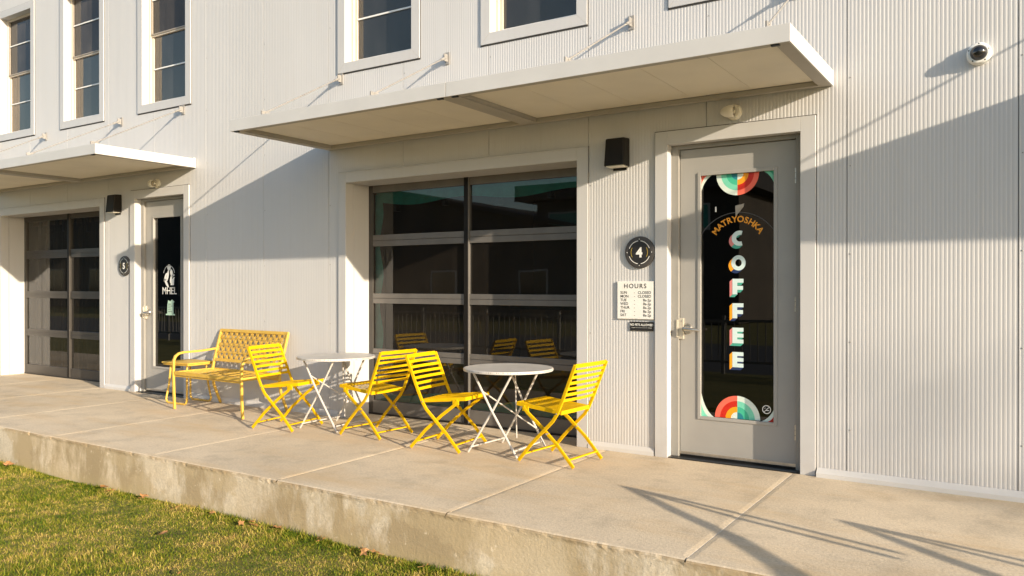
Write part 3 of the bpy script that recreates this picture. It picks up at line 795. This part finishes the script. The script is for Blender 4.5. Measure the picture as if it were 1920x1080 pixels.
def make_flood():
    root = empty('emergency_light', (-1.865, 0, 2.68)); b = MB()
    b.lathe([(0, .030), (.045, .028), (.058, .016), (.060, 0)], M['plastic'], 28, (0, 0, 0), '-y'); 
    b.build('base', root, smooth=True)
    b = MB()
    pts = [(-.010, .038), (.0, .046), (.03, .046), (.06, .038), (.09, .018), (.098, .0)]
    b.lathe([(max(r_, 0.0), h) for h, r_ in pts], M['plastic'], 22, (.010, -.072, -.003), '-x')
    b.build('lamp_head', root, smooth=True)
    b = MB()
    for a in (90, 200):
        q_ = MB(); q_.lathe([(0, .002), (.004, .0015), (.004, 0)], M['black'], 8, (.042*math.cos(R(a)), -.029, .042*math.sin(R(a))), '-y'); q_.build('screw', root)
    b.tube([(0, -.02, 0), (0, -.06, 0)], .016, M['plastic'], 12)
    b.build('bracket', root, smooth=True)
    return tag(root, 'small cream swivel light head above the coffee shop door', 'light', 'cream swivel lights above the doors')
fl = make_flood(); dup(fl, 'small cream swivel light head above the door marked 5', (-1.865+U-.06, 0, 2.645))

root = empty('dome_camera', (-.262, 0, 2.868)); tag(root, 'white ringed dome security camera with black glass on the right wall', 'camera')
b = MB(); b.lathe([(.050, .050), (.062, .048), (.069, .036), (.072, .012), (.072, 0)], M['letterwhite'], 36, (0, 0, 0), '-y'); b.build('housing', root, smooth=True)
b = MB(); b.lathe([(0, .098), (.018, .095), (.034, .084), (.045, .066), (.050, .048)], M['dome'], 30, (0, 0, 0), '-y'); b.build('dome', root, smooth=True)
for a in (20, 90, 160, 235, 305):
    b = MB(); b.lathe([(0, .003), (.0045, .002), (.005, 0)], M['black'], 8, (.060*math.cos(R(a)), -.047, .060*math.sin(R(a))), '-y'); b.build('screw', root)

def number_sign(x, z, digit, label):
    root = empty('number_sign', (x, 0, z)); tag(root, label, 'sign', 'round black unit number signs')
    b = MB(); b.lathe([(0, .020), (.118, .020), (.127, .018), (.130, .012), (.130, .001)], M['ringgrey'], 48, (0, 0, 0), '-y'); b.build('disc', root, smooth=True)
    b = MB(); y = -.0208
    b.ringarc(0, 0, 0, .098, 0, 360, y, M['signblack'], 40)
    for a0, a1 in ((20, 84), (96, 160), (200, 262), (278, 340)): b.ringarc(0, 0, .090, .0955, a0, a1, y-.0006, M['letterwhite'], 18)
    for a0 in (-32, 148): b.ringarc(0, 0, .070, .074, a0, a0+64, y-.0006, M['gold'], 16)
    for a in range(0, 360, 90): b.ringarc(0, 0, .104, .110, a-2, a+2, y-.0006, M['letterwhite'], 2)
    b.build('emblem', root)
    b = MB(); add_text(b, digit, .108, 0, -.038, y-.0010, M['letterwhite'], .004); b.build('numeral', root)
number_sign(-2.634, 1.637, "4", 'round black sign with a white 4 beside the coffee shop door')
number_sign(-9.869, 1.626, "5", 'round black sign with a white 5 beside the left door')

root = empty('hours_sign', (-2.673, 0, 1.249)); tag(root, 'white opening hours board beneath the round 4 sign', 'sign')
b = MB(); b.box(-.158, .158, -.016, -.002, -.153, .153, M['signwhite']); b.build('board', root, bevel=.002)
b = MB(); y = -.0168
add_text(b, "HOURS", .052, 0, .098, y, M['ink'], .0006, spacing=1.25)
for k, (d, h) in enumerate([("SUN", "CLOSED"), ("MON", "CLOSED"), ("TUE", "8a-2p"), ("WED", "8a-2p"), ("THUR", "8a-2p"), ("FRI", "8a-2p"), ("SAT", "8a-2p")]):
    z = .052 - .0305*k
    add_text(b, d, .031, -.130, z, y, M['ink'], .0003, 'LEFT'); add_text(b, h, .031, .140, z, y, M['ink'], .0003, 'RIGHT'); add_text(b, "-", .031, -.005, z, y, M['ink'], .0003)
b.build('lettering', root)
root = empty('pet_notice', (-2.6185, 0, 1.038)); tag(root, 'small black notice reading no pets allowed, under the hours board', 'sign')
b = MB(); b.box(-.1025, .1025, -.010, -.002, -.037, .037, M['signblack']); b.build('plate', root, bevel=.0015)
b = MB(); add_text(b, "NO PETS ALLOWED", .0245, 0, .004, -.0108, M['letterwhite'], .0006, sx=.92)
b.box(-.088, -.055, -.0108, -.0105, -.0125, -.0105, M['letterwhite']); b.box(.055, .088, -.0108, -.0105, -.0125, -.0105, M['letterwhite'])
add_text(b, "SERVICE ANIMALS ONLY", .009, 0, -.0145, -.0108, M['letterwhite'], 0) if False else b.box(-.05, .05, -.0108, -.0105, -.0120, -.0108, M['letterwhite'])
b.build('lettering', root)

# ------------------------------------------------------------------ furniture
def make_chair():
    root = empty('folding_chair', (0, 0, 0)); m = M['yellow']
    A = [(-.245, .012), (-.125, .150), (0.0, .272), (.075, .345), (.112, .40), (.158, .50), (.275, .780)]
    Bp = [(.245, .012), (.10, .165), (-.06, .300), (-.175, .385), (-.215, .43)]
    for s in (-1, 1):
        b = MB(); b.path([(x, s*.228, z) for x, z in A], .026, .014, m); b.build('leg', root, bevel=.003)
        b = MB(); b.path([(x, s*.205, z) for x, z in Bp], .026, .014, m)
        b.box(-.225, -.165, s*.205-.004, s*.205+.004, .395, .432, m)
        b.tube([(0.018, s*.190, .243), (0.018, s*.240, .243)], .007, M['steel'], 8)
        b.tube([(.112, s*.180, .405), (.112, s*.241, .405)], .007, M['steel'], 8)
        b.build('leg', root, bevel=.003)
    # seat: slopes to the rear, slats run front to back
    f0, f1 = Vector((-.285, 0, .447)), Vector((.135, 0, .408)); ux = (f1-f0).normalized(); up = Vector((0, 1, 0)).cross(-ux)
    b = MB(); P = lambda t, y, h=0: f0 + ux*t + Vector((0, y, h)); Ln = (f1-f0).length
    for s in (-1, 1): b.bar(P(0, s*.192), P(Ln, s*.192), .030, .016, m)
    b.bar(P(.008, -.184), P(.008, .184), .030, .016, m, (1, 0, 0)); b.bar(P(Ln-.008, -.184), P(Ln-.008, .184), .030, .016, m, (1, 0, 0))
    for k in range(9):
        y = -.155 + .31*k/8
        b.path([P(.012, y, .012), P(.10, y, .006), P(Ln*.55, y, .003), P(Ln-.012, y, .012)], .005, .018, m)
    b.build('seat', root, bevel=.002)
    b = MB(); p0, p1 = Vector((.160, 0, .505)), Vector((.272, 0, .772))
    for k in range(7):
        c = p0 + (p1-p0)*(k/6); wd = .034 if k == 6 else .024
        dv = (p1-p0).normalized()
        bow = .010
        pts = [c + Vector((bow*(1-(y/.22)**2), y, 0)) for y in (-.222, -.12, 0, .12, .222)]
        vs = []
        nrm = Vector((dv.z, 0, -dv.x))
        for q in pts:
            for i, j in ((-1, -1), (1, -1), (1, 1), (-1, 1)): vs.append(q + nrm*(.004*i) + dv*(wd/2*j))
        fs = [(3, 2, 1, 0), (16, 17, 18, 19)]
        for i in range(4):
            for j in range(4): fs.append((4*i+j, 4*i+(j+1) % 4, 4*i+4+(j+1) % 4, 4*i+4+j))
        b.add(vs, fs, m)
    b.build('backrest', root, bevel=.0015)
    for x, z, hw in ((-.196, .068, .228), (.196, .064, .205)):
        b = MB(); b.bar((x, -hw, z), (x, hw, z), .024, .010, m, (0, 0, 1)); b.build('stretcher', root, bevel=.002)
    return tag(root, 'yellow slatted folding chair nearest the coffee shop door, facing left', 'chair', 'yellow folding chairs at the round tables')
ch4 = make_chair(); ch4.location = (-3.055, -.560, 0); ch4.rotation_euler = (0, 0, R(-4))
dup(ch4, 'yellow slatted folding chair facing right, left of the nearer round table', (-4.125, -.605, 0), R(186))
dup(ch4, 'yellow slatted folding chair facing left, right of the farther round table', (-5.020, -.510, 0), R(-3))
dup(ch4, 'yellow slatted folding chair in front of the bench, facing the farther table', (-6.010, -.700, 0), R(190))

def make_table():
    root = empty('bistro_table', (0, 0, 0)); m = M['legwhite']; H = .688
    b = MB(); r = .372
    b.lathe([(0, -.004), (r-.02, -.004), (r-.012, -.022), (r, -.022), (r+.003, -.012), (r, -.001), (r-.008, .001), (r-.02, 0), (0, 0)], M['tablewhite'], 64, (0, 0, H))
    b.build('tabletop', root, smooth=True)
    for sy in (-1, 1):
        k = 1 if sy < 0 else .88
        for sx in (-1, 1):
            b = MB(); y = sy*(.252 if sx < 0 else .236)
            b.tube([(-sx*.24*k, y, 0.006), (0, y, .36), (sx*.185*k, y, H-.02)], .0095, m, 8)
            b.build('leg', root, smooth=True)
    b = MB()
    b.tube([(-.205, -.25, .05), (-.18, .25, .05)], .007, m, 6); b.tube([(.205, -.236, .055), (.185, .236, .055)], .007, m, 6)
    b.tube([(-.12, -.236, .52), (.15, .236, .15)], .006, m, 6); b.tube([(.03, .06, H-.02), (.02, .10, .09)], .006, m, 6)
    for y in (-.244, .244): b.bar((-.20, y, H-.018), (.20, y, H-.018), .022, .012, m)
    b.bar((0, -.24, H-.022), (0, .24, H-.022), .022, .010, m, (1, 0, 0))
    b.build('brace', root, smooth=True)
    return tag(root, 'round white metal bistro table nearer the coffee shop door', 'table', 'round white bistro tables')
t2 = make_table(); t2.location = (-3.615, -.455, 0); t2.rotation_euler = (0, 0, R(1))
dup(t2, 'round white metal bistro table farther left, beside the garage trim', (-5.625, -.430, 0), R(3))

def bench():
    W_ = .60
    root = empty('garden_bench', (-7.330, -.33, 0), R(-2)); m = M['ochre']
    tag(root, 'faded yellow metal garden bench with woven lattice back against the wall', 'bench')
    ys, yb = -.30, .20
    for s in (-1, 1):
        x = s*W_
        b = MB()
        pts = [(x, ys+.01, 0), (x, ys, .20), (x, ys-.005, .42), (x, ys, .54), (x, ys+.02, .585), (x, ys+.06, .612), (x, ys+.12, .622), (x, .05, .625), (x, .17, .635), (x, .235, .640)]
        b.path(pts, .024, .030, m, (1, 0, 0)); b.build('armrest', root, bevel=.005)
        b = MB(); b.path([(x*.985, .29, 0), (x*.985, .20, .22), (x*.985, .18, .40), (x*.985, .215, .55), (x*.985, .30, .855)], .026, .028, m, (1, 0, 0)); b.build('leg', root, bevel=.005)
    # seat frame with a woven diagonal lattice
    z = .415; b = MB()
    b.box(-W_+.012, W_-.012, ys-.012, ys+.016, z-.03, z+.006, m); b.box(-W_+.012, W_-.012, yb-.016, yb+.012, z-.03, z+.006, m)
    for s in (-1, 1): b.box(s*(W_-.026)-.012, s*(W_-.026)+.012, ys+.016, yb-.016, z-.03, z+.006, m)
    def lattice(x0, x1, v0, v1, step, fn, wd, th, side, lift):
        for sg in (1, -1):
            c = x0 - (v1-v0)
            while c < x1 + (v1-v0):
                a0, a1 = (c, v0), (c + (v1-v0), v1)
                if sg < 0: a0, a1 = (c + (v1-v0), v0), (c, v1)
                # clip on x
                (xa, va), (xb, vb) = a0, a1
                if xa > xb: xa, va, xb, vb = xb, vb, xa, va
                ta = max(0, (x0-xa)/(xb-xa)); tb = min(1, (x1-xa)/(xb-xa))
                if tb > ta + .01:
                    p = fn(xa+(xb-xa)*ta, va+(vb-va)*ta, sg*lift); q = fn(xa+(xb-xa)*tb, va+(vb-va)*tb, sg*lift)
                    b.bar(p, q, wd, th, m, side)
                c += step
    lattice(-W_+.03, W_-.03, ys+.01, yb-.01, .088, lambda x, v_, l: (x, v_, z-.006+l), .021, .003, (0, 0, 1), .0020)
    b.build('seat', root)
    b = MB(); p0, p1 = Vector((0, .2075, .515)), Vector((0, .298, .848)); dv = (p1-p0); Lb = dv.length; dv.normalize()
    nrm = Vector((0, dv.z, -dv.y))
    fn = lambda x, v_, l: tuple(p0 + dv*v_ + Vector((x, 0, 0)) + nrm*l)
    for v_ in (.0, Lb): b.bar(fn(-W_+.005, v_, 0), fn(W_-.005, v_, 0), .034, .020, m, nrm)
    for s in (-1, 1): b.bar(fn(s*(W_-.02), .017, 0), fn(s*(W_-.02), Lb-.017, 0), .022, .018, m, nrm)
    for sh_ in (0, .024): lattice(-W_+.03+sh_, W_-.03, .015, Lb-.015, .094, fn, .0085, .004, nrm, .0024)
    n = 13
    for k in range(n):
        x = -W_+.047+.094*k*.98; b.bar(fn(x, .015, .0058), fn(x, Lb-.015, .0058), .009, .003, m, nrm)
    for k in range(1, 4): b.bar(fn(-W_+.03, Lb*k/4, -.0058), fn(W_-.03, Lb*k/4, -.0058), .009, .003, m, nrm)
    b.build('backrest', root)
    b = MB(); b.bar((-W_*.98, .19, .36), (W_*.98, .19, .36), .03, .016, m); b.bar((-W_*.98, -.29, .37), (W_*.98, -.29, .37), .016, .016, m); b.build('rail', root)
bench()

root = empty('side_table', (-8.235, -.215, 0), R(2)); tag(root, 'small faded yellow metal side table at the left end of the bench', 'side table')
m = M['ochre']; b = MB()
b.box(-.235, .235, -.19, .19, .468, .486, m); b.box(-.225, .225, -.18, .18, .450, .468, m); b.build('tabletop', root, bevel=.006)
for sx in (-1, 1):
    for sy in (-1, 1):
        b = MB(); b.tube([(sx*.145, sy*.13, .45), (sx*.160, sy*.145, .22), (sx*.185, sy*.165, .055), (sx*.17, sy*.165, .022), (sx*.14, sy*.165, .014)], .0115, m, 8); b.build('leg', root, smooth=True)
for sy in (-1, 1):
    b = MB(); b.tube([(-.145, sy*.165, .0125), (.145, sy*.165, .0125)], .0115, m, 8); b.build('foot_rail', root, smooth=True)

# ------------------------------------------------------------------ added tube racks out of view, invented to cast V-shaped shadows on the walk
h = 0.85; off = Vector((h*3.484, -h*1.098, h))
def rack(dx, dy, label):
    T = Vector((-2.296+dx, -1.037+dy, 0)) + off
    root = empty('shadow_caster_rack', (T.x, T.y, LAWN)); tag(root, label, 'rack', 'added tube racks casting shadows on the walk')
    sh = [Vector((x+2.296, y+1.037, 0)) for x, y in ((-2.296, -1.037), (-2.05, -1.20), (-1.771, -1.412), (-1.356, -1.694), (-.951, -2.081), (-.62, -2.55), (-.30, -3.2))]
    z = h-LAWN
    b = MB(); pts = [p+Vector((0, 0, z)) for p in sh]; e = pts[-1]
    b.tube(pts + [e+Vector((.10, -.2, -.05)), e+Vector((.14, -.27, -.2)), e+Vector((.14, -.27, -z-.02))], [.014, .024, .029, .032, .036, .036, .036, .036, .036, .036], M['rack'], 10); b.build('frame', root, smooth=True)
    b = MB()
    for k, (y1, y2) in enumerate(((-1.258, -1.495), (-1.352, -1.590))):
        p1 = Vector((.03, -.01*k, z)); p2 = Vector((-1.40+2.296, y1+1.037, z)); p3 = Vector((-.58+2.296, y2+1.037, z))
        b.tube([p1, p2, p3], .019, M['rack'], 8)
    b.build('rail', root, smooth=True)
rack(0, 0, 'added unseen tube rack casting a shadow on the walk, nearer the coffee shop door')
rack(1.402, -.04, 'added unseen tube rack casting a shadow on the walk, farther from the coffee shop door')

# ------------------------------------------------------------------ grass and leaves
N = 560000
x = rng.uniform(-10.5, .6, N); y = -2.19 - 2.5*rng.random(N)**1.2
y = np.minimum(y, -2.205)
g = np.sin(x*2.3+y*1.7)*np.sin(y*3.1-x*1.1)+np.sin(x*5.1-y*4.3)*.6
hgt = (.010 + .026*rng.random(N)**1.8) * (1+.34*g) * np.where(y > -2.30, 1.35, 1)
hgt = np.clip(hgt, .015, .07)
az = rng.uniform(0, 2*np.pi, N); lean = np.abs(rng.normal(1.0, .45, N)); wd = rng.uniform(.0011, .0026, N)
z0 = LAWN + .015*np.sin(x*1.3+y*.8)*np.sin(y*1.9-x*.4) + .02*np.exp(-((y+2.19)/.25)**2) - .004
dx, dy = np.cos(az), np.sin(az); fx = rng.uniform(0, 2*np.pi, N); ax, ay = np.cos(fx)*wd, np.sin(fx)*wd
V5 = np.empty((N, 5, 3))
for k, (t, s) in enumerate(((0, 1), (0, -1), (.55, .8), (.55, -.8), (1, 0))):
    hh = hgt*t*np.cos(lean*(.5+.5*t)); out = hgt*t*np.sin(lean*(.5+.5*t))
    V5[:, k, 0] = x + dx*out + s*ax; V5[:, k, 1] = np.minimum(y + dy*out + s*ay, -2.194); V5[:, k, 2] = z0 + hh
me = bpy.data.meshes.new('grass'); me.vertices.add(N*5); me.vertices.foreach_set('co', V5.reshape(-1))
base = (np.arange(N)*5)[:, None]
li = np.concatenate([base+[0, 1, 3, 2], base+[2, 3, 4]], 1).reshape(-1)
me.loops.add(len(li)); me.loops.foreach_set('vertex_index', li.astype(np.int32))
st = np.stack([np.arange(N)*7, np.arange(N)*7+4], 1).reshape(-1)
me.polygons.add(2*N); me.polygons.foreach_set('loop_start', st.astype(np.int32))
me.update(calc_edges=True); me.validate(); me.materials.append(M['grass'])
go = bpy.data.objects.new('grass', me); C.objects.link(go)
tag(go, 'short yellowing green grass in front of the kerb', 'grass', kind='stuff')

def leaf_mesh(k):
    b = MB(); n = 9; rr = random.Random(k); vs = [(0, 0, .004)]
    for i in range(n):
        t = 2*math.pi*i/n; r_ = (.030 if i % 2 else .017)*rr.uniform(.8, 1.2)
        vs.append((r_*math.cos(t)*1.25, r_*math.sin(t), rr.uniform(0, .016)))
    b.add(vs, [(0, i+1, (i+1) % n+1) for i in range(n)], M['leaf']); b.tube([(.02, 0, .004), (.055, .004, .012)], .0012, M['leaf'], 4)
    return b
spots = [(-4.62, -2.25), (-4.55, -2.29), (-4.66, -2.31), (-5.05, -2.26), (-5.4, -2.33), (-3.95, -2.24), (-3.90, -2.27), (-3.55, -2.25), (-3.50, -2.29), (-3.44, -2.26), (-5.9, -2.26), (-8.05, -2.27), (-7.5, -2.62), (-4.95, -2.72), (-4.2, -3.1), (-3.05, -2.9), (-6.3, -2.3), (-6.45, -2.27), (-4.35, -2.25), (-3.02, -2.27)]
first = None
for i, (lx, ly) in enumerate(spots):
    if i < 4:
        o = leaf_mesh(i).build('fallen_leaf'); first = o if i == 0 else first
        protos = [o] if i == 0 else protos+[o]
    else:
        o = protos[i % 4].copy(); C.objects.link(o)
    o.location = (lx, ly, LAWN+.035+.02*math.exp(-((ly+2.19)/.25)**2)); o.rotation_euler = (random.uniform(-.5, .5), random.uniform(-.5, .5), random.uniform(0, 6.28))
    sc_ = random.uniform(.8, 1.35); o.scale = (sc_,)*3
    tag(o, 'small curled dry brown leaf lying on the grass near the kerb', 'leaf', 'dry leaves on the lawn')

# ------------------------------------------------------------------ across the street (seen only as reflections in the glass)
def opposite_gable():
    root = empty('gabled_building', (-31, -29.5, LAWN)); tag(root, 'dark gabled building across the street, mirrored in the garage glass', 'building')
    b = MB(); pr = [(-13, 0), (13, 0), (13, 4.3), (0, 7.0), (-13, 4.3)]
    b.add([(a, 0, z) for a, z in pr]+[(a, -14, z) for a, z in pr], [(0, 1, 2, 3, 4), (9, 8, 7, 6, 5), (1, 6, 7, 2), (5, 0, 4, 9), (0, 5, 6, 1)], M['grey_bldg']); b.build('wall', root)
    b = MB()
    for s in (-1, 1):
        vs = [(s*13.6, .5, 4.25), (0, .5, 7.1), (0, -14.5, 7.1), (s*13.6, -14.5, 4.25)]; up = Vector((0, 0, .22))
        vs2 = [tuple(Vector(p)+up) for p in vs]; b.add(vs+vs2, [(0, 1, 2, 3), (7, 6, 5, 4), (0, 4, 5, 1), (3, 2, 6, 7), (0, 3, 7, 4)], M['dark_roof'])
    b.build('roof', root)
    for k in range(4):
        b = MB(); xx = -9+6*k; b.box(xx-.9, xx+.9, .0, .06, 1.0, 2.6, M['trim']); w_ = b.build('window', root)
        b = MB(); b.box(xx-.8, xx+.8, .06, .075, 1.1, 2.5, M['dome']); b.build('pane', w_)
def opposite_flat():
    root = empty('flat_roofed_building', (-17, -29.8, LAWN)); tag(root, 'dark flat roofed building across the street, right of the gabled one', 'building')
    b = MB(); b.box(-5, 6, -10, 0, 0, 6.2, M['tan_bldg']); b.build('wall', root)
    b = MB(); b.box(-5.8, 6.8, -10.8, .9, 6.2, 7.0, M['dark_roof']); b.build('roof', root)
    for k in range(3):
        b = MB(); xx = -3.2+3.4*k; b.box(xx-1.1, xx+1.1, .0, .06, 4.3, 5.6, M['trim']); w_ = b.build('window', root)
        b = MB(); b.box(xx-1.0, xx+1.0, .06, .075, 4.4, 5.5, M['tealfilm']); b.build('pane', w_)
opposite_gable(); opposite_flat()

# bare tree up the street towards the sun: its soft shadow dapples the right wall
def bare_tree():
    k = 7.6; aim = Vector((4.6, 0, 1.1)) - SUN_TRAVEL*(k*4.26)
    root = empty('bare_tree', (aim.x, aim.y, LAWN)); tag(root, 'leafless street tree up the street towards the sun', 'tree')
    rr = random.Random(5); zc = aim.z - LAWN
    tb = MB(); tb.tube([(0, 0, -.1), (.05, .03, zc*.25), (.0, .1, zc*.55)], [.26, .20, .17], paint('bark', (.09, .07, .055), .9, .3, 8), 10); tb.build('trunk', root, smooth=True)
    cb = MB(); bark = tb.mats[0]
    def grow(p, d, L, r_, dep):
        q = p + d*L*.5 + Vector((rr.uniform(-.1, .1), rr.uniform(-.1, .1), 0))*L; e = q + (d+Vector((0, 0, .12))).normalized()*L*.5
        cb.tube([p, q, e], [r_, r_*.85, r_*.68], bark, 6)
        if dep == 0: return
        for i in range(3 if dep > 1 else 2):
            nd = (d + Vector((rr.gauss(0, .55), rr.gauss(0, .55), rr.gauss(.1, .35)))).normalized()
            grow(e, nd, L*rr.uniform(.62, .82), r_*.62, dep-1)
    for i in range(5):
        a = i*1.26+.4; grow(Vector((0, .1, zc*.5)), Vector((math.cos(a)*.6, math.sin(a)*.6, .75)).normalized(), 2.1, .13, 4)
    cb.build('crown', root, smooth=True)
bare_tree()

# low metal railing along the far side of the lawn (mirrored in the glass)
def railing():
    root = empty('metal_railing', (-9, -9.2, LAWN)); tag(root, 'pale metal railing across the lawn, mirrored in the door glass', 'railing')
    for z in (.25, 1.05):
        b = MB(); b.bar((-16, 0, z), (12, 0, z), .05, .04, M['railgrey']); b.build('rail', root)
    for k in range(15):
        b = MB(); b.box(-16+2*k-.03, -16+2*k+.03, -.03, .03, -.05, 1.15, M['railgrey']); b.build('post', root)
    b = MB()
    for k in range(186): x_ = -15.9+.15*k; b.box(x_-.008, x_+.008, -.008, .008, .27, 1.03, M['railgrey'])
    o = b.build('balusters', root); o['kind'] = 'stuff'
railing()

def opposite_long():
    root = empty('long_brick_building', (-78, -30, LAWN)); tag(root, 'long low dark brick building across the street, far left of the gabled one', 'building')
    b = MB(); b.box(-34, 31, -12, 0, 0, 8.0, M['grey_bldg']); b.build('wall', root)
    b = MB(); b.box(-34.4, 31.4, -12.4, .4, 8.0, 8.4, M['dark_roof']); b.build('roof', root)
    for k in range(10):
        b = MB(); xx = -31+6.4*k; b.box(xx-1.3, xx+1.3, .0, .06, 1.0, 3.2, M['alu']); w_ = b.build('window', root)
        b = MB(); b.box(xx-1.2, xx+1.2, .06, .075, 1.1, 3.1, M['dome']); b.build('pane', w_)
opposite_long()
